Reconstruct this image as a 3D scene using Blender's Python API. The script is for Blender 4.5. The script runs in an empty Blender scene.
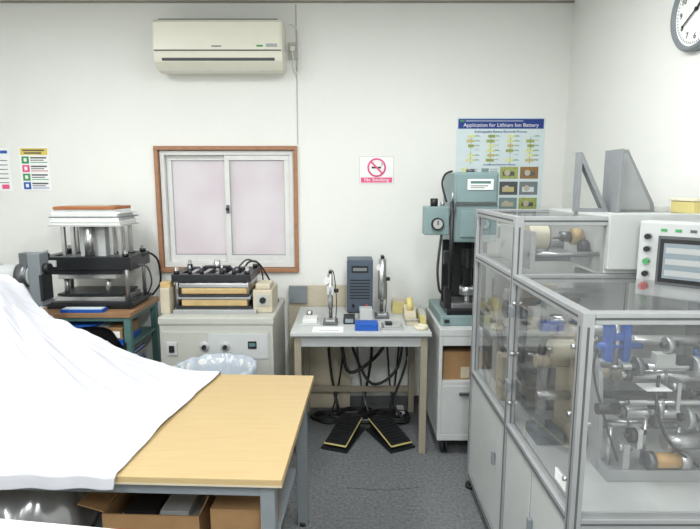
import bpy, bmesh, math, random
from mathutils import Matrix, Vector, noise, Euler
random.seed(4)
sc=bpy.context.scene
# ---------------------------------------------------------------- materials
MATS={}
def mat(name,col,rough=0.5,metal=0.0,var=0.04,scale=18.0,bump=0.0,bscale=120.0,spec=0.5,emit=None,es=0.0):
    if name in MATS: return MATS[name]
    m=bpy.data.materials.new(name); m.use_nodes=True
    nt=m.node_tree; b=nt.nodes['Principled BSDF']
    tc=nt.nodes.new('ShaderNodeTexCoord')
    n=nt.nodes.new('ShaderNodeTexNoise'); n.inputs['Scale'].default_value=scale; n.inputs['Detail'].default_value=4
    nt.links.new(tc.outputs['Object'],n.inputs['Vector'])
    r=nt.nodes.new('ShaderNodeValToRGB')
    r.color_ramp.elements[0].position=0.3; r.color_ramp.elements[1].position=0.7
    r.color_ramp.elements[0].color=[max(0,c*(1-var)) for c in col]+[1]
    r.color_ramp.elements[1].color=[min(1,c*(1+var)) for c in col]+[1]
    nt.links.new(n.outputs['Fac'],r.inputs['Fac']); nt.links.new(r.outputs['Color'],b.inputs['Base Color'])
    b.inputs['Roughness'].default_value=rough; b.inputs['Metallic'].default_value=metal
    b.inputs['Specular IOR Level'].default_value=spec
    if emit: 
        b.inputs['Emission Color'].default_value=list(emit)+[1]; b.inputs['Emission Strength'].default_value=es
    if bump>0:
        n2=nt.nodes.new('ShaderNodeTexNoise'); n2.inputs['Scale'].default_value=bscale; n2.inputs['Detail'].default_value=3
        nt.links.new(tc.outputs['Object'],n2.inputs['Vector'])
        bp=nt.nodes.new('ShaderNodeBump'); bp.inputs['Strength'].default_value=bump; bp.inputs['Distance'].default_value=0.01
        nt.links.new(n2.outputs['Fac'],bp.inputs['Height']); nt.links.new(bp.outputs['Normal'],b.inputs['Normal'])
    MATS[name]=m; return m
def s(r,g,b):
    f=lambda c:((c/255+0.055)/1.055)**2.4 if c>10 else c/255/12.92
    return (f(r),f(g),f(b))
def clear(name,tint,haze,hcol,glossf=0.09,rough=0.04):
    m=bpy.data.materials.new(name); m.use_nodes=True; nt=m.node_tree; nt.nodes.clear()
    o=nt.nodes.new('ShaderNodeOutputMaterial'); t=nt.nodes.new('ShaderNodeBsdfTransparent'); t.inputs[0].default_value=list(tint)+[1]
    g=nt.nodes.new('ShaderNodeBsdfGlossy'); g.inputs['Roughness'].default_value=rough
    d=nt.nodes.new('ShaderNodeBsdfDiffuse')
    tc=nt.nodes.new('ShaderNodeTexCoord'); n=nt.nodes.new('ShaderNodeTexNoise'); n.inputs['Scale'].default_value=3
    nt.links.new(tc.outputs['Object'],n.inputs['Vector'])
    mr=nt.nodes.new('ShaderNodeMapRange'); mr.inputs['To Min'].default_value=haze*0.6; mr.inputs['To Max'].default_value=haze*1.4
    nt.links.new(n.outputs['Fac'],mr.inputs['Value'])
    d.inputs[0].default_value=list(hcol)+[1]
    m1=nt.nodes.new('ShaderNodeMixShader'); nt.links.new(mr.outputs[0],m1.inputs[0]); nt.links.new(t.outputs[0],m1.inputs[1]); nt.links.new(d.outputs[0],m1.inputs[2])
    m2=nt.nodes.new('ShaderNodeMixShader'); 
    lw=nt.nodes.new('ShaderNodeLayerWeight'); lw.inputs['Blend'].default_value=0.25
    ma=nt.nodes.new('ShaderNodeMath'); ma.operation='MULTIPLY_ADD'; ma.inputs[1].default_value=0.35; ma.inputs[2].default_value=glossf*0.5
    nt.links.new(lw.outputs['Fresnel'],ma.inputs[0]); nt.links.new(ma.outputs[0],m2.inputs[0])
    nt.links.new(m1.outputs[0],m2.inputs[1]); nt.links.new(g.outputs[0],m2.inputs[2]); nt.links.new(m2.outputs[0],o.inputs[0])
    return m
WALL=mat('wallpaper',s(235,235,230),0.9,var=0.012,scale=2.0,bump=0.25,bscale=160,spec=0.15)
CEIL=mat('ceiling_board',s(242,242,240),0.9,var=0.02,spec=0.1)
CARPET=mat('carpet',s(116,118,119),0.97,var=0.26,scale=60,bump=0.7,bscale=260,spec=0.05)
ALU=mat('aluminium',s(174,176,177),0.42,0.5,var=0.04)
STEEL=mat('steel',s(190,190,190),0.28,0.85)
DSTEEL=mat('dark_steel',s(108,110,113),0.35,0.7)
WHITE=mat('white_plastic',s(220,220,217),0.45)
ACW=mat('ac_cream',s(228,225,209),0.4,var=0.01)
BLACK=mat('black',s(28,28,30),0.45)
BLKM=mat('black_metal',s(38,40,43),0.35,0.3)
GREY=mat('grey_paint',s(170,172,171),0.5,var=0.03)
MGREY=mat('mid_grey_paint',s(124,130,134),0.5)
LGREY=mat('light_grey_paint',s(190,192,190),0.5,var=0.02)
BEIGE=mat('beige_paint',s(192,182,160),0.55)
TAN=mat('tan_leg_paint',s(152,143,126),0.55)
CREAM=mat('cream_paint',s(182,182,173),0.5,var=0.03)
TEAL=mat('teal_paint',s(126,148,148),0.42,var=0.03)
TEALD=mat('teal_bench_paint',s(88,124,120),0.5)
WOODF=mat('window_wood',s(164,118,86),0.5,var=0.12,scale=30)
BLUE=mat('blue_plastic',s(28,86,175),0.45)
RED=mat('red_plastic',s(185,35,35),0.4)
GREEN=mat('green_print',s(70,150,90),0.7)
YEL=mat('yellow',s(222,196,90),0.55)
GOLD=mat('kraft_gold',s(190,162,112),0.55,var=0.1)
CARD=mat('cardboard',s(150,116,78),0.85,var=0.08)
PAPER=mat('paper',s(242,242,240),0.85,var=0.01)
PINK=mat('sign_pink',s(230,90,140),0.7)
NAVY=mat('navy_print',s(30,58,135),0.6)
SKYB=mat('pale_blue_print',s(214,226,228),0.7,var=0.03)
OLIVE=mat('olive_print',s(160,170,100),0.7,var=0.25,scale=60)
LYEL=mat('pale_yellow_print',s(222,224,160),0.7,var=0.1,scale=60)
BROWN=mat('brown_sheet',s(168,102,58),0.6)
SCREEN=mat('screen',s(120,130,135),0.2,emit=s(150,165,170),es=0.15)
GASKET=mat('dark_gap',s(85,87,88),0.6)
SEAM=mat('wall_seam',s(186,184,176),0.8)
CTRIM=mat('ceiling_trim',s(150,145,135),0.8)
DBLUE=mat('slate_blue_case',s(76,88,102),0.45)
ROLL=mat('cream_roll',s(222,214,190),0.55)
ORANGE=mat('amber_roll',s(185,145,88),0.4)
YGREEN=mat('tape_yellow',s(204,190,125),0.5)
ACRYL=clear('acrylic_panel',(0.95,0.955,0.955),0.15,s(182,184,185))
ACRYL2=clear('acrylic_top',(0.95,0.955,0.955),0.13,s(198,200,201),0.16)
BAG=clear('bin_bag_film',(0.9,0.92,0.94),0.7,s(200,208,217),0.10,0.2)
DBAG=clear('grey_bag_film',(0.6,0.6,0.6),0.6,s(150,150,150),0.3,0.2)
CLOTH=mat('white_cloth',s(204,204,210),0.9,var=0.01,bump=0.12,bscale=300,spec=0.03)
def wood(name,c1,c2):
    m=bpy.data.materials.new(name); m.use_nodes=True; nt=m.node_tree; b=nt.nodes['Principled BSDF']
    tc=nt.nodes.new('ShaderNodeTexCoord'); mp=nt.nodes.new('ShaderNodeMapping'); mp.inputs['Scale'].default_value=(2.2,34,10)
    n=nt.nodes.new('ShaderNodeTexNoise'); n.inputs['Scale'].default_value=2.2; n.inputs['Detail'].default_value=6; n.inputs['Distortion'].default_value=0.4
    r=nt.nodes.new('ShaderNodeValToRGB'); r.color_ramp.elements[0].position=.3; r.color_ramp.elements[1].position=.7
    r.color_ramp.elements[0].color=list(c1)+[1]; r.color_ramp.elements[1].color=list(c2)+[1]
    nt.links.new(tc.outputs['Object'],mp.inputs[0]); nt.links.new(mp.outputs[0],n.inputs['Vector']); nt.links.new(n.outputs['Fac'],r.inputs[0]); nt.links.new(r.outputs[0],b.inputs['Base Color'])
    b.inputs['Roughness'].default_value=.42
    return m
BIRCH=wood('birch_top',s(182,157,112),s(188,164,120))
WTOP=wood('brown_bench_top',s(150,114,82),s(166,128,94))
def frosted():
    m=bpy.data.materials.new('frosted_glass'); m.use_nodes=True; nt=m.node_tree; nt.nodes.clear()
    o=nt.nodes.new('ShaderNodeOutputMaterial'); t=nt.nodes.new('ShaderNodeBsdfTranslucent'); d=nt.nodes.new('ShaderNodeBsdfPrincipled')
    d.inputs['Base Color'].default_value=(.68,.665,.67,1); d.inputs['Roughness'].default_value=.3
    tc=nt.nodes.new('ShaderNodeTexCoord'); n=nt.nodes.new('ShaderNodeTexNoise'); n.inputs['Scale'].default_value=2.5
    r=nt.nodes.new('ShaderNodeValToRGB'); r.color_ramp.elements[0].color=(.80,.755,.775,1); r.color_ramp.elements[1].color=(.86,.845,.85,1)
    r.color_ramp.elements[0].position=.35; r.color_ramp.elements[1].position=.6
    nt.links.new(tc.outputs['Object'],n.inputs['Vector']); nt.links.new(n.outputs['Fac'],r.inputs[0]); nt.links.new(r.outputs[0],t.inputs[0])
    mx=nt.nodes.new('ShaderNodeMixShader'); mx.inputs[0].default_value=.3
    nt.links.new(t.outputs[0],mx.inputs[1]); nt.links.new(d.outputs[0],mx.inputs[2]); nt.links.new(mx.outputs[0],o.inputs[0]); return m
FROST=frosted()

# ---------------------------------------------------------------- builder
class B:
    def __init__(self,name,xf=None):
        self.name=name; self.bm=bmesh.new(); self.mats=[]; self.xf=xf or Matrix.Identity(4)
    def mi(self,m):
        if m not in self.mats: self.mats.append(m)
        return self.mats.index(m)
    def merge(self,t,m,smooth=False,M=None):
        i=self.mi(m)
        X=self.xf@(M if M else Matrix.Identity(4))
        bmesh.ops.transform(t,matrix=X,verts=t.verts)
        for f in t.faces: f.material_index=i; f.smooth=smooth
        me=bpy.data.meshes.new('t'); t.to_mesh(me); t.free(); self.bm.from_mesh(me); bpy.data.meshes.remove(me)
    def box(self,x0,x1,y0,y1,z0,z1,m,bev=0.003,M=None):
        t=bmesh.new(); bmesh.ops.create_cube(t,size=1)
        sx,sy,sz=abs(x1-x0),abs(y1-y0),abs(z1-z0)
        bmesh.ops.transform(t,matrix=Matrix.Translation(((x0+x1)/2,(y0+y1)/2,(z0+z1)/2))@Matrix.Diagonal((sx,sy,sz,1)),verts=t.verts)
        bv=min(bev,0.3*min(sx,sy,sz))
        if bv>0.0004: bmesh.ops.bevel(t,geom=t.edges[:],offset=bv,segments=2,affect='EDGES',profile=.6)
        self.merge(t,m,False,M)
    def cyl(self,p0,p1,r,m,r2=None,seg=24,caps=True,M=None):
        p0=Vector(p0);p1=Vector(p1);d=p1-p0
        t=bmesh.new(); bmesh.ops.create_cone(t,cap_ends=caps,segments=seg,radius1=r,radius2=r if r2 is None else r2,depth=d.length)
        q=d.to_track_quat('Z','Y').to_matrix().to_4x4()
        bmesh.ops.transform(t,matrix=Matrix.Translation((p0+p1)/2)@q,verts=t.verts)
        i=len(self.bm.faces)
        self.merge(t,m,True,M)
        self.bm.faces.ensure_lookup_table()
        for f in self.bm.faces[i:]:
            if len(f.verts)>4: f.smooth=False
    def lathe(self,prof,c,m,axis='Z',seg=32,M=None,fn=None,smooth=True):
        t=bmesh.new(); rings=[]
        for r,z in prof:
            ring=[]
            for k in range(seg):
                a=2*math.pi*k/seg; rr=r
                zz=z
                if fn: rr,zz=fn(r,z,a)
                p=Vector((rr*math.cos(a),rr*math.sin(a),zz))
                if axis=='X': p=Vector((p.z,p.x,p.y))
                if axis=='Y': p=Vector((p.x,p.z,p.y))
                ring.append(t.verts.new(p+Vector(c)))
            rings.append(ring)
        for a,b in zip(rings,rings[1:]):
            for k in range(seg):
                t.faces.new((a[k],a[(k+1)%seg],b[(k+1)%seg],b[k]))
        bmesh.ops.recalc_face_normals(t,faces=t.faces)
        self.merge(t,m,smooth,M)
    def prism(self,pts,axis,a,b,m,M=None,bev=0.0):
        t=bmesh.new()
        def P(p,w):
            return {'X':(w,p[0],p[1]),'Y':(p[0],w,p[1]),'Z':(p[0],p[1],w)}[axis]
        v0=[t.verts.new(P(p,a)) for p in pts]; v1=[t.verts.new(P(p,b)) for p in pts]
        t.faces.new(v0); t.faces.new(v1[::-1]); n=len(pts)
        for k in range(n): t.faces.new((v0[k],v1[k],v1[(k+1)%n],v0[(k+1)%n]))
        bmesh.ops.recalc_face_normals(t,faces=t.faces)
        if bev: bmesh.ops.bevel(t,geom=t.edges[:],offset=bev,segments=2,affect='EDGES')
        self.merge(t,m,False,M)
    def tube(self,pts,r,m,seg=8,sub=6,M=None):
        P=[Vector(p) for p in pts]; out=[]
        n=len(P)
        for i in range(n-1):
            a=P[max(i-1,0)];b=P[i];c=P[i+1];d=P[min(i+2,n-1)]
            for k in range(sub):
                u=k/sub
                out.append(0.5*((2*b)+(-a+c)*u+(2*a-5*b+4*c-d)*u*u+(-a+3*b-3*c+d)*u**3))
        out.append(P[-1]); t=bmesh.new(); rings=[]
        up=Vector((0.13,0.21,1)).normalized()
        for i,p in enumerate(out):
            d=(out[min(i+1,len(out)-1)]-out[max(i-1,0)]).normalized()
            x=d.cross(up)
            if x.length<1e-3: x=d.cross(Vector((1,0,0)))
            x.normalize(); y=d.cross(x)
            rings.append([t.verts.new(p+r*(x*math.cos(2*math.pi*k/seg)+y*math.sin(2*math.pi*k/seg))) for k in range(seg)])
        for a,b in zip(rings,rings[1:]):
            for k in range(seg): t.faces.new((a[k],a[(k+1)%seg],b[(k+1)%seg],b[k]))
        t.faces.new(rings[0]); t.faces.new(rings[-1][::-1])
        bmesh.ops.recalc_face_normals(t,faces=t.faces)
        self.merge(t,m,True,M)
    def quad(self,pts,m):
        t=bmesh.new(); t.faces.new([t.verts.new(p) for p in pts]); self.merge(t,m)
    def text(self,txt,size,loc,rot,m,ext=0.0008):
        cu=bpy.data.curves.new('txt','FONT'); cu.body=txt; cu.size=size; cu.extrude=ext; cu.align_x='CENTER'; cu.align_y='CENTER'; cu.resolution_u=2
        ob=bpy.data.objects.new('txt',cu); sc.collection.objects.link(ob)
        dg=bpy.context.evaluated_depsgraph_get(); me=bpy.data.meshes.new_from_object(ob.evaluated_get(dg))
        t=bmesh.new(); t.from_mesh(me); bpy.data.meshes.remove(me); bpy.data.objects.remove(ob)
        self.merge(t,m,False,Matrix.Translation(loc)@Euler(rot).to_matrix().to_4x4())
    def done(self):
        vs=[v.co for v in self.bm.verts]
        mn=Vector([min(v[i] for v in vs) for i in range(3)]); mx=Vector([max(v[i] for v in vs) for i in range(3)])
        o=Vector(((mn.x+mx.x)/2,(mn.y+mx.y)/2,mn.z))
        bmesh.ops.translate(self.bm,verts=self.bm.verts,vec=-o)
        me=bpy.data.meshes.new(self.name); self.bm.to_mesh(me); self.bm.free()
        for m in self.mats: me.materials.append(m)
        ob=bpy.data.objects.new(self.name,me); ob.location=o; sc.collection.objects.link(ob); return ob
FR=(math.pi/2,0,0)
# ---------------------------------------------------------------- room
XL,XR,YB,YF,ZC=-3.1,1.47,3.68,-2.4,2.79
b=B('floor'); b.box(XL-.1,XR+.1,YF-.1,YB+.15,-.1,0,CARPET,0); b.done()
b=B('ceiling'); b.box(XL-.1,XR+.1,YF-.1,YB+.15,ZC,ZC+.1,CEIL,0); b.done()
b=B('wall_back'); wx0,wx1,wz0,wz1=-1.318,-.382,1.012,1.838
b.box(XL,wx0,YB,YB+.15,0,ZC,WALL,0); b.box(wx1,XR,YB,YB+.15,0,ZC,WALL,0)
b.box(wx0,wx1,YB,YB+.15,0,wz0,WALL,0); b.box(wx0,wx1,YB,YB+.15,wz1,ZC,WALL,0)
b.done()
b=B('wall_right'); b.box(XR,XR+.1,YF,YB+.15,0,ZC,WALL,0); b.done()
b=B('wall_left'); b.box(XL-.1,XL,YF,YB+.15,0,ZC,WALL,0); b.done()
b=B('wall_front'); b.box(XL,XR,YF-.1,YF,0,ZC,WALL,0); b.done()
b=B('baseboard_back'); b.box(XL,XR-.012,YB-.012,YB,0,.07,GASKET); b.done()
b=B('baseboard_right'); b.box(XR-.012,XR,YF,YB-.012,0,.07,GASKET); b.done()
b=B('trim_1'); b.box(-.360,-.353,YB-.003,YB,1.87,ZC-.02,SEAM,0); b.done()
b=B('trim_2'); b.box(XL,XR,YB-.015,YB,ZC-.012,ZC,CTRIM,.002); b.done()
# window
b=B('window_1')
o=.022
b.box(wx0-o,wx1+o,YB-.02,YB+.1,wz1-.005,wz1+o,WOODF); b.box(wx0-o,wx1+o,YB-.03,YB+.1,wz0-o,wz0+.005,WOODF)
b.box(wx0-o,wx0+.005,YB-.0195,YB+.1,wz0+.005,wz1-.005,WOODF); b.box(wx1-.005,wx1+o,YB-.0195,YB+.1,wz0+.005,wz1-.005,WOODF)
ax0,ax1,az0,az1=wx0+.008,wx1-.008,wz0+.008,wz1-.008
b.box(ax0,ax1,YB+.01,YB+.09,az1-.03,az1,WHITE); b.box(ax0,ax1,YB+.01,YB+.09,az0,az0+.035,WHITE)
b.box(ax0,ax0+.03,YB+.011,YB+.089,az0+.035,az1-.03,WHITE); b.box(ax1-.03,ax1,YB+.011,YB+.089,az0+.035,az1-.03,WHITE)
xm=(ax0+ax1)/2
def sash(x0,x1,y0):
    z0,z1=az0+.035,az1-.03
    b.box(x0,x1,y0,y0+.025,z1-.035,z1,WHITE); b.box(x0,x1,y0,y0+.025,z0,z0+.05,WHITE)
    b.box(x0,x0+.035,y0,y0+.025,z0+.05,z1-.035,WHITE); b.box(x1-.035,x1,y0,y0+.025,z0+.05,z1-.035,WHITE)
    for (p,q,r_,s_) in ((x0+.033,x1-.033,z0+.048,z0+.053),(x0+.033,x1-.033,z1-.038,z1-.033)): b.box(p,q,y0+.006,y0+.012,r_,s_,GASKET,0)
    for (p,q) in ((x0+.034,x0+.038),(x1-.038,x1-.034)): b.box(p,q,y0+.006,y0+.0115,z0+.053,z1-.038,GREY,0)
    b.box(x0+.03,x1-.03,y0+.013,y0+.018,z0+.045,z1-.03,FROST,0)
sash(ax0+.031,xm+.02,YB+.05); sash(xm-.02,ax1-.031,YB+.02)
b.box(xm-.012,xm+.008,YB+.005,YB+.02,1.40,1.46,DSTEEL); b.cyl((xm-.002,YB+.012,1.43),(xm-.002,YB-.002,1.43),.012,BLACK)
b.done()
# ---------------------------------------------------------------- air conditioner
b=B('air_conditioner'); x0,x1=-1.235,-.425
YA=YB-.003
prof=[(YA,2.34),(YA,2.62),(3.50,2.625),(3.47,2.60),(3.465,2.43),(3.48,2.37),(3.53,2.325),(3.60,2.315)]
b.prism(prof,'X',x0,x1,ACW,bev=.004)
b.box(x0+.01,x1-.01,3.459,3.468,2.435,2.60,ACW,.003)
b.box(x0+.006,x1-.006,3.463,3.47,2.428,2.434,GASKET,0)
for k in range(7): b.box(x0+.03,x1-.03,3.50+k*.02,3.508+k*.02,2.62,2.629,GASKET,0)
b.prism([(3.475,2.385),(3.48,2.39),(3.545,2.327),(3.54,2.32)],'X',x0+.06,x1-.06,WHITE)
b.prism([(3.470,2.387),(3.474,2.389),(3.482,2.375),(3.478,2.372)],'X',x0+.05,x1-.05,GASKET)
b.box(x0+.37,x0+.43,3.457,3.46,2.452,2.458,GASKET,0); b.box(x1-.1,x1-.03,3.457,3.46,2.45,2.47,GREY,0)
b.box(x1-.16,x1-.12,3.457,3.46,2.452,2.462,GREEN,0)
b.done()
b=B('wall_outlet'); b.box(-.41,-.35,3.665,YB,2.42,2.53,CREAM,.004); b.box(-.395,-.365,3.64,3.665,2.47,2.50,WHITE)
b.tube([(-.38,3.645,2.47),(-.37,3.645,2.38),(-.35,3.645,2.33),(-.34,3.65,2.40),(-.345,3.65,2.6),(-.40,3.65,2.64)],.005,WHITE); b.done()
# ---------------------------------------------------------------- signs
b=B('no_smoking_sign'); yy=YB-.003
b.box(.065,.30,yy,YB,1.605,1.79,PAPER,0)
for q in ((.065,.30,1.605,1.607),(.065,.30,1.788,1.79),(.065,.067,1.607,1.788),(.298,.30,1.607,1.788)): b.box(q[0],q[1],yy-.0005,yy,q[2],q[3],SEAM,0)
b.lathe([(.052,-.001),(.052,.001),(.064,.001),(.064,-.001),(.052,-.001)],(.183,yy-.001,1.715),PINK,axis='Y')
Mr=Matrix.Translation((.183,yy-.002,1.715))@Matrix.Rotation(math.radians(45),4,'Y')
b.box(-.035,.03,-.001,.001,-.006,.006,BLACK,0,M=Matrix.Translation((.183,yy-.001,1.715)))
b.tube([(.215,yy-.001,1.724),(.222,yy-.001,1.735),(.214,yy-.001,1.745)],.002,BLACK)
b.box(-.055,.055,-.001,.001,-.006,.006,PINK,0,M=Mr)
b.box(.075,.29,yy-.0008,yy,1.613,1.648,PINK,0)
b.text('No Smoking',.034,(.183,yy-.0015,1.632),FR,PAPER); b.done()
b=B('battery_application_poster'); px0,px1,pz0,pz1=.725,1.325,1.20,2.05; y2=yy-.001
b.box(px0,px1,yy,YB,pz0,pz1,SKYB,0)
b.box(px0+.01,px1-.01,y2,yy,1.975,2.04,NAVY,0)
b.text('Application for Lithium Ion Battery',.036,(1.025,y2-.001,1.998),FR,PAPER)
b.box(px0+.02,px0+.05,y2-.001,yy,2.02,2.032,GREEN,0); b.box(px0+.06,px1-.15,y2-.001,yy,2.024,2.028,SKYB,0)
b.text('Rechargeable Battery Electrode Process',.022,(1.025,y2,1.955),FR,NAVY)
for i in range(4):
    cx=px0+.10+i*.135
    for j in range(6):
        cz=1.925-j*.032
        if random.random()<.9: b.box(cx-.020-.01*(j%2),cx+.020+.006*(i%2),y2-.0005,yy,cz-.010,cz+.010,[LYEL,YGREEN,OLIVE,OLIVE,LYEL][(i*2+j)%5],0)
        b.box(cx-.0015,cx+.0015,y2-.0005,yy,cz-.028,cz-.006,GREEN,0)
        if random.random()<.7: b.box(cx+.02,cx+.062,y2-.0005,yy,cz-.0015,cz+.0015,GREEN,0)
        b.box(cx+.03,cx+.055,y2-.0005,yy,cz+.004,cz+.006,GASKET,0)
b.text('Ion Battery Production Systems',.017,(1.025,y2,1.735),FR,NAVY)
for j,(z0_,h_) in enumerate(((1.64,.08),(1.53,.09),(1.43,.08),(1.33,.08),(1.23,.08))):
    for i in range(4):
        a=px0+.03+i*.138
        if i>=2: 
            q_=(j+2*(i==2))%5
            b.box(a,a+.125,y2,yy,z0_,z0_+h_,[CARD,MGREY,OLIVE,GASKET,TEAL][q_],0); b.box(a+.02,a+.1,y2-.0005,yy,z0_+.02,z0_+h_*.6,[DSTEEL,SKYB,GASKET,YGREEN,BEIGE][q_],0); b.cyl((a+.05,y2-.001,z0_+h_*.5),(a+.05,y2,z0_+h_*.5),.02,BEIGE)
        else:
            b.box(a+.01,a+.06,y2,yy,z0_+.02,z0_+h_-.01,[LYEL,TEAL,OLIVE,YGREEN,SKYB][(i+j)%5],0)
            for q in range(4): b.box(a+.068,a+.12,y2,yy,z0_+.02+q*.014,z0_+.024+q*.014,MGREY,0)
b.done()
b=B('safety_notice_poster'); b.box(-2.265,-2.06,yy,YB,1.56,1.855,PAPER,0)
b.box(-2.255,-2.07,y2,yy,1.80,1.845,YEL,0); b.box(-2.24,-2.09,y2-.001,yy,1.826,1.836,GASKET,0); b.box(-2.23,-2.11,y2-.001,yy,1.808,1.818,GASKET,0)
for k in range(4):
    z=1.79-k*.058; b.box(-2.25,-2.20,y2,yy,z-.048,z,[GREEN,PINK,GREEN,BLUE][k],0)
    b.box(-2.235,-2.215,y2-.001,yy,z-.035,z-.012,PAPER,0)
    b.box(-2.19,-2.08,y2,yy,z-.014,z-.004,GASKET,0); b.box(-2.19,-2.10,y2,yy,z-.028,z-.022,GASKET,0); b.box(-2.19,-2.075,y2,yy,z-.042,z-.037,[GREEN,RED,GREEN,BLUE][k],0)
b.done()
b=B('safety_notice_poster.001'); b.box(-2.53,-2.33,yy,YB,1.555,1.845,PAPER,0)
b.box(-2.40,-2.345,y2,yy,1.81,1.83,BLUE,0)
for k in range(6): b.box(-2.51,-2.35,y2,yy,1.76-k*.03,1.765-k*.03,GASKET,0)
b.box(-2.40,-2.35,y2,yy,1.57,1.60,PINK,0); b.done()
# ---------------------------------------------------------------- clock
b=B('wall_clock'); C=(XR,2.33,2.325); R=.168
b.lathe([(0,0),(R,0),(R,-.03),(R-.010,-.040),(R-.020,-.036),(R-.022,-.022),(0,-.022)],C,MGREY,axis='X',seg=48)
b.lathe([(0,-.0225),(R-.022,-.0225)],C,PAPER,axis='X',seg=48)
for k in range(12):
    a=math.radians(30*k); 
    b.text(str(12 if k==0 else k),.034,(XR-.024,C[1]-.108*math.sin(a)*1,C[2]+.108*math.cos(a)),(math.pi/2,0,-math.pi/2),BLACK)
for k in range(60):
    a=math.radians(6*k); b.box(-.0005,.0005,-.0012,.0012,.128,.136,BLACK,0,M=Matrix.Translation((XR-.0235,C[1],C[2]))@Matrix.Rotation(a,4,'X'))
b.box(-.001,.001,-.005,.005,-.01,.075,BLACK,0,M=Matrix.Translation((XR-.027,C[1],C[2]))@Matrix.Rotation(math.radians(50),4,'X'))
b.box(-.001,.001,-.003,.003,-.01,.105,BLACK,0,M=Matrix.Translation((XR-.029,C[1],C[2]))@Matrix.Rotation(math.radians(-120),4,'X'))
b.cyl((XR-.022,C[1],C[2]),(XR-.032,C[1],C[2]),.008,BLACK)
b.done()
# ---------------------------------------------------------------- wooden table (front)
T=Matrix.Translation((-.205,1.472,0))@Matrix.Rotation(math.radians(-2.4),4,'Z')
b=B('wooden_work_table',T); L=-1.85; D=.88
b.box(L,0,0,D,.692,.72,BIRCH,.003); b.box(L+.001,-.001,-.001,D+.001,.694,.700,BEIGE,0)
b.box(L+.03,-.03,.031,.06,.645,.692,MGREY); b.box(L+.03,-.03,D-.06,D-.031,.645,.692,MGREY)
b.box(-.06,-.032,.06,D-.06,.645,.692,MGREY); b.box(L+.032,L+.06,.06,D-.06,.645,.692,MGREY)
for x in (-.075,L+.03):
    for y in (.029,D-.074): b.box(x,x+.046,y,y+.045,.0,.691,MGREY); b.cyl((x+.022,y+.022,0),(x+.022,y+.022,.02),.026,BLACK)
b.box(L+.08,-.08,.06,D-.06,.272,.285,MGREY); b.box(L+.076,-.076,.05,.0595,.25,.285,MGREY); b.box(L+.076,-.076,D-.0595,D-.05,.25,.285,MGREY)
b.done()
def cardbox(name,x,y,z,w,d,h,rot=0,xf=None,flap=True,col=CARD):
    X=(xf or Matrix.Identity(4))@Matrix.Translation((x,y,z))@Matrix.Rotation(rot,4,'Z')
    b=B(name,X); t=.005
    b.box(0,w,0,d,0,t,col,0); b.box(t,w-t,0,t,t,h,col,0); b.box(t,w-t,d-t,d,t,h,col,0); b.box(0,t,0,d,t,h,col,0); b.box(w-t,w,0,d,t,h,col,0)
    if flap:
        b.box(.03,.12,-.001,0,h*.65,h*.72,RED,0); b.box(.15,.22,-.001,0,h*.65,h*.72,RED,0)
        b.prism([(d,h),(d,h+.004),(d+.06,h+.085),(d+.064,h+.082)],'X',0,w,col)
        b.prism([(0,h),(0,h+.004),(-.09,h+.03),(-.09,h+.026)],'Y',0.01,d-.01,col); b.prism([(w,h),(w,h+.004),(w+.03,h+.07),(w+.034,h+.068)],'Y',0.01,d-.01,col)
        b.box(.03,w-.03,.03,d-.03,t,h*.75,GREY,.01); b.box(.05,w*.5,.05,d-.08,h*.75,h*.9,BLACK,.01); b.box(w*.55,w-.05,.04,d-.1,h*.75,h*.95,GREY,.004)
    else: b.box(t,w-t,t,d-t,h-t,h,col,0); b.box(t,w-t,d/2-.02,d/2+.02,h,h+.001,BEIGE,0); b.box(w/2-.025,w/2+.025,-.001,0,.01,h*.45,BEIGE,0)
    return b.done()
cardbox('cardboard_box',-.66,.17,.285,.34,.34,.19,0,T,True)
cardbox('cardboard_box.001',-.27,.14,.285,.175,.3,.24,0,T,False)
b=B('plastic_bag',T)
def crump(r,z,a):
    n=noise.noise(Vector((math.cos(a)*2.5,math.sin(a)*2.5,z*14)))
    return r*(1+.28*n),z
b.lathe([(.0,.0),(.18,.0),(.22,.06),(.21,.14),(.18,.22),(.10,.27),(.03,.30),(.06,.325)],(-.99,.31,.286),DBAG,seg=48,fn=crump)
b.done()
# cloth ------------------------------------------------------------
def lerp(tab,x):
    if x<=tab[0][0]: return tab[0][1]
    for (a,fa),(c,fc) in zip(tab,tab[1:]):
        if x<=c:
            u=(x-a)/(c-a); return fa+(fc-fa)*u
    return tab[-1][1]
def sm(a,b_,x):
    u=min(1,max(0,(x-a)/(b_-a))); return u*u*(3-2*u)
HT=[(-2.1,.56),(-1.75,.58),(-1.545,.49),(-1.43,.30),(-1.29,.22),(-1.15,.16),(-.995,.085),(-.82,.024),(-.72,.006),(-.60,.003)]
b=B('white_dust_cloth'); t=bmesh.new(); NX,NY=260,190; rows=[]
CR=[((-1.50,2.28),(-.75,1.60),.018,.040),((-1.55,2.25),(-.95,1.50),.024,.052),((-1.55,2.2),(-1.18,1.50),.024,.05),((-1.35,2.30),(-.72,1.95),.016,.026),
    ((-1.6,2.15),(-1.42,1.50),.03,.05),((-1.45,1.95),(-.85,1.75),.020,.026),((-1.1,2.25),(-.74,2.12),.014,.014),((-1.25,1.85),(-.80,1.49),.014,.024),
    ((-1.3,2.1),(-.70,1.80),.012,.020),((-1.35,1.75),(-1.05,1.47),.014,.024)]
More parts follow.
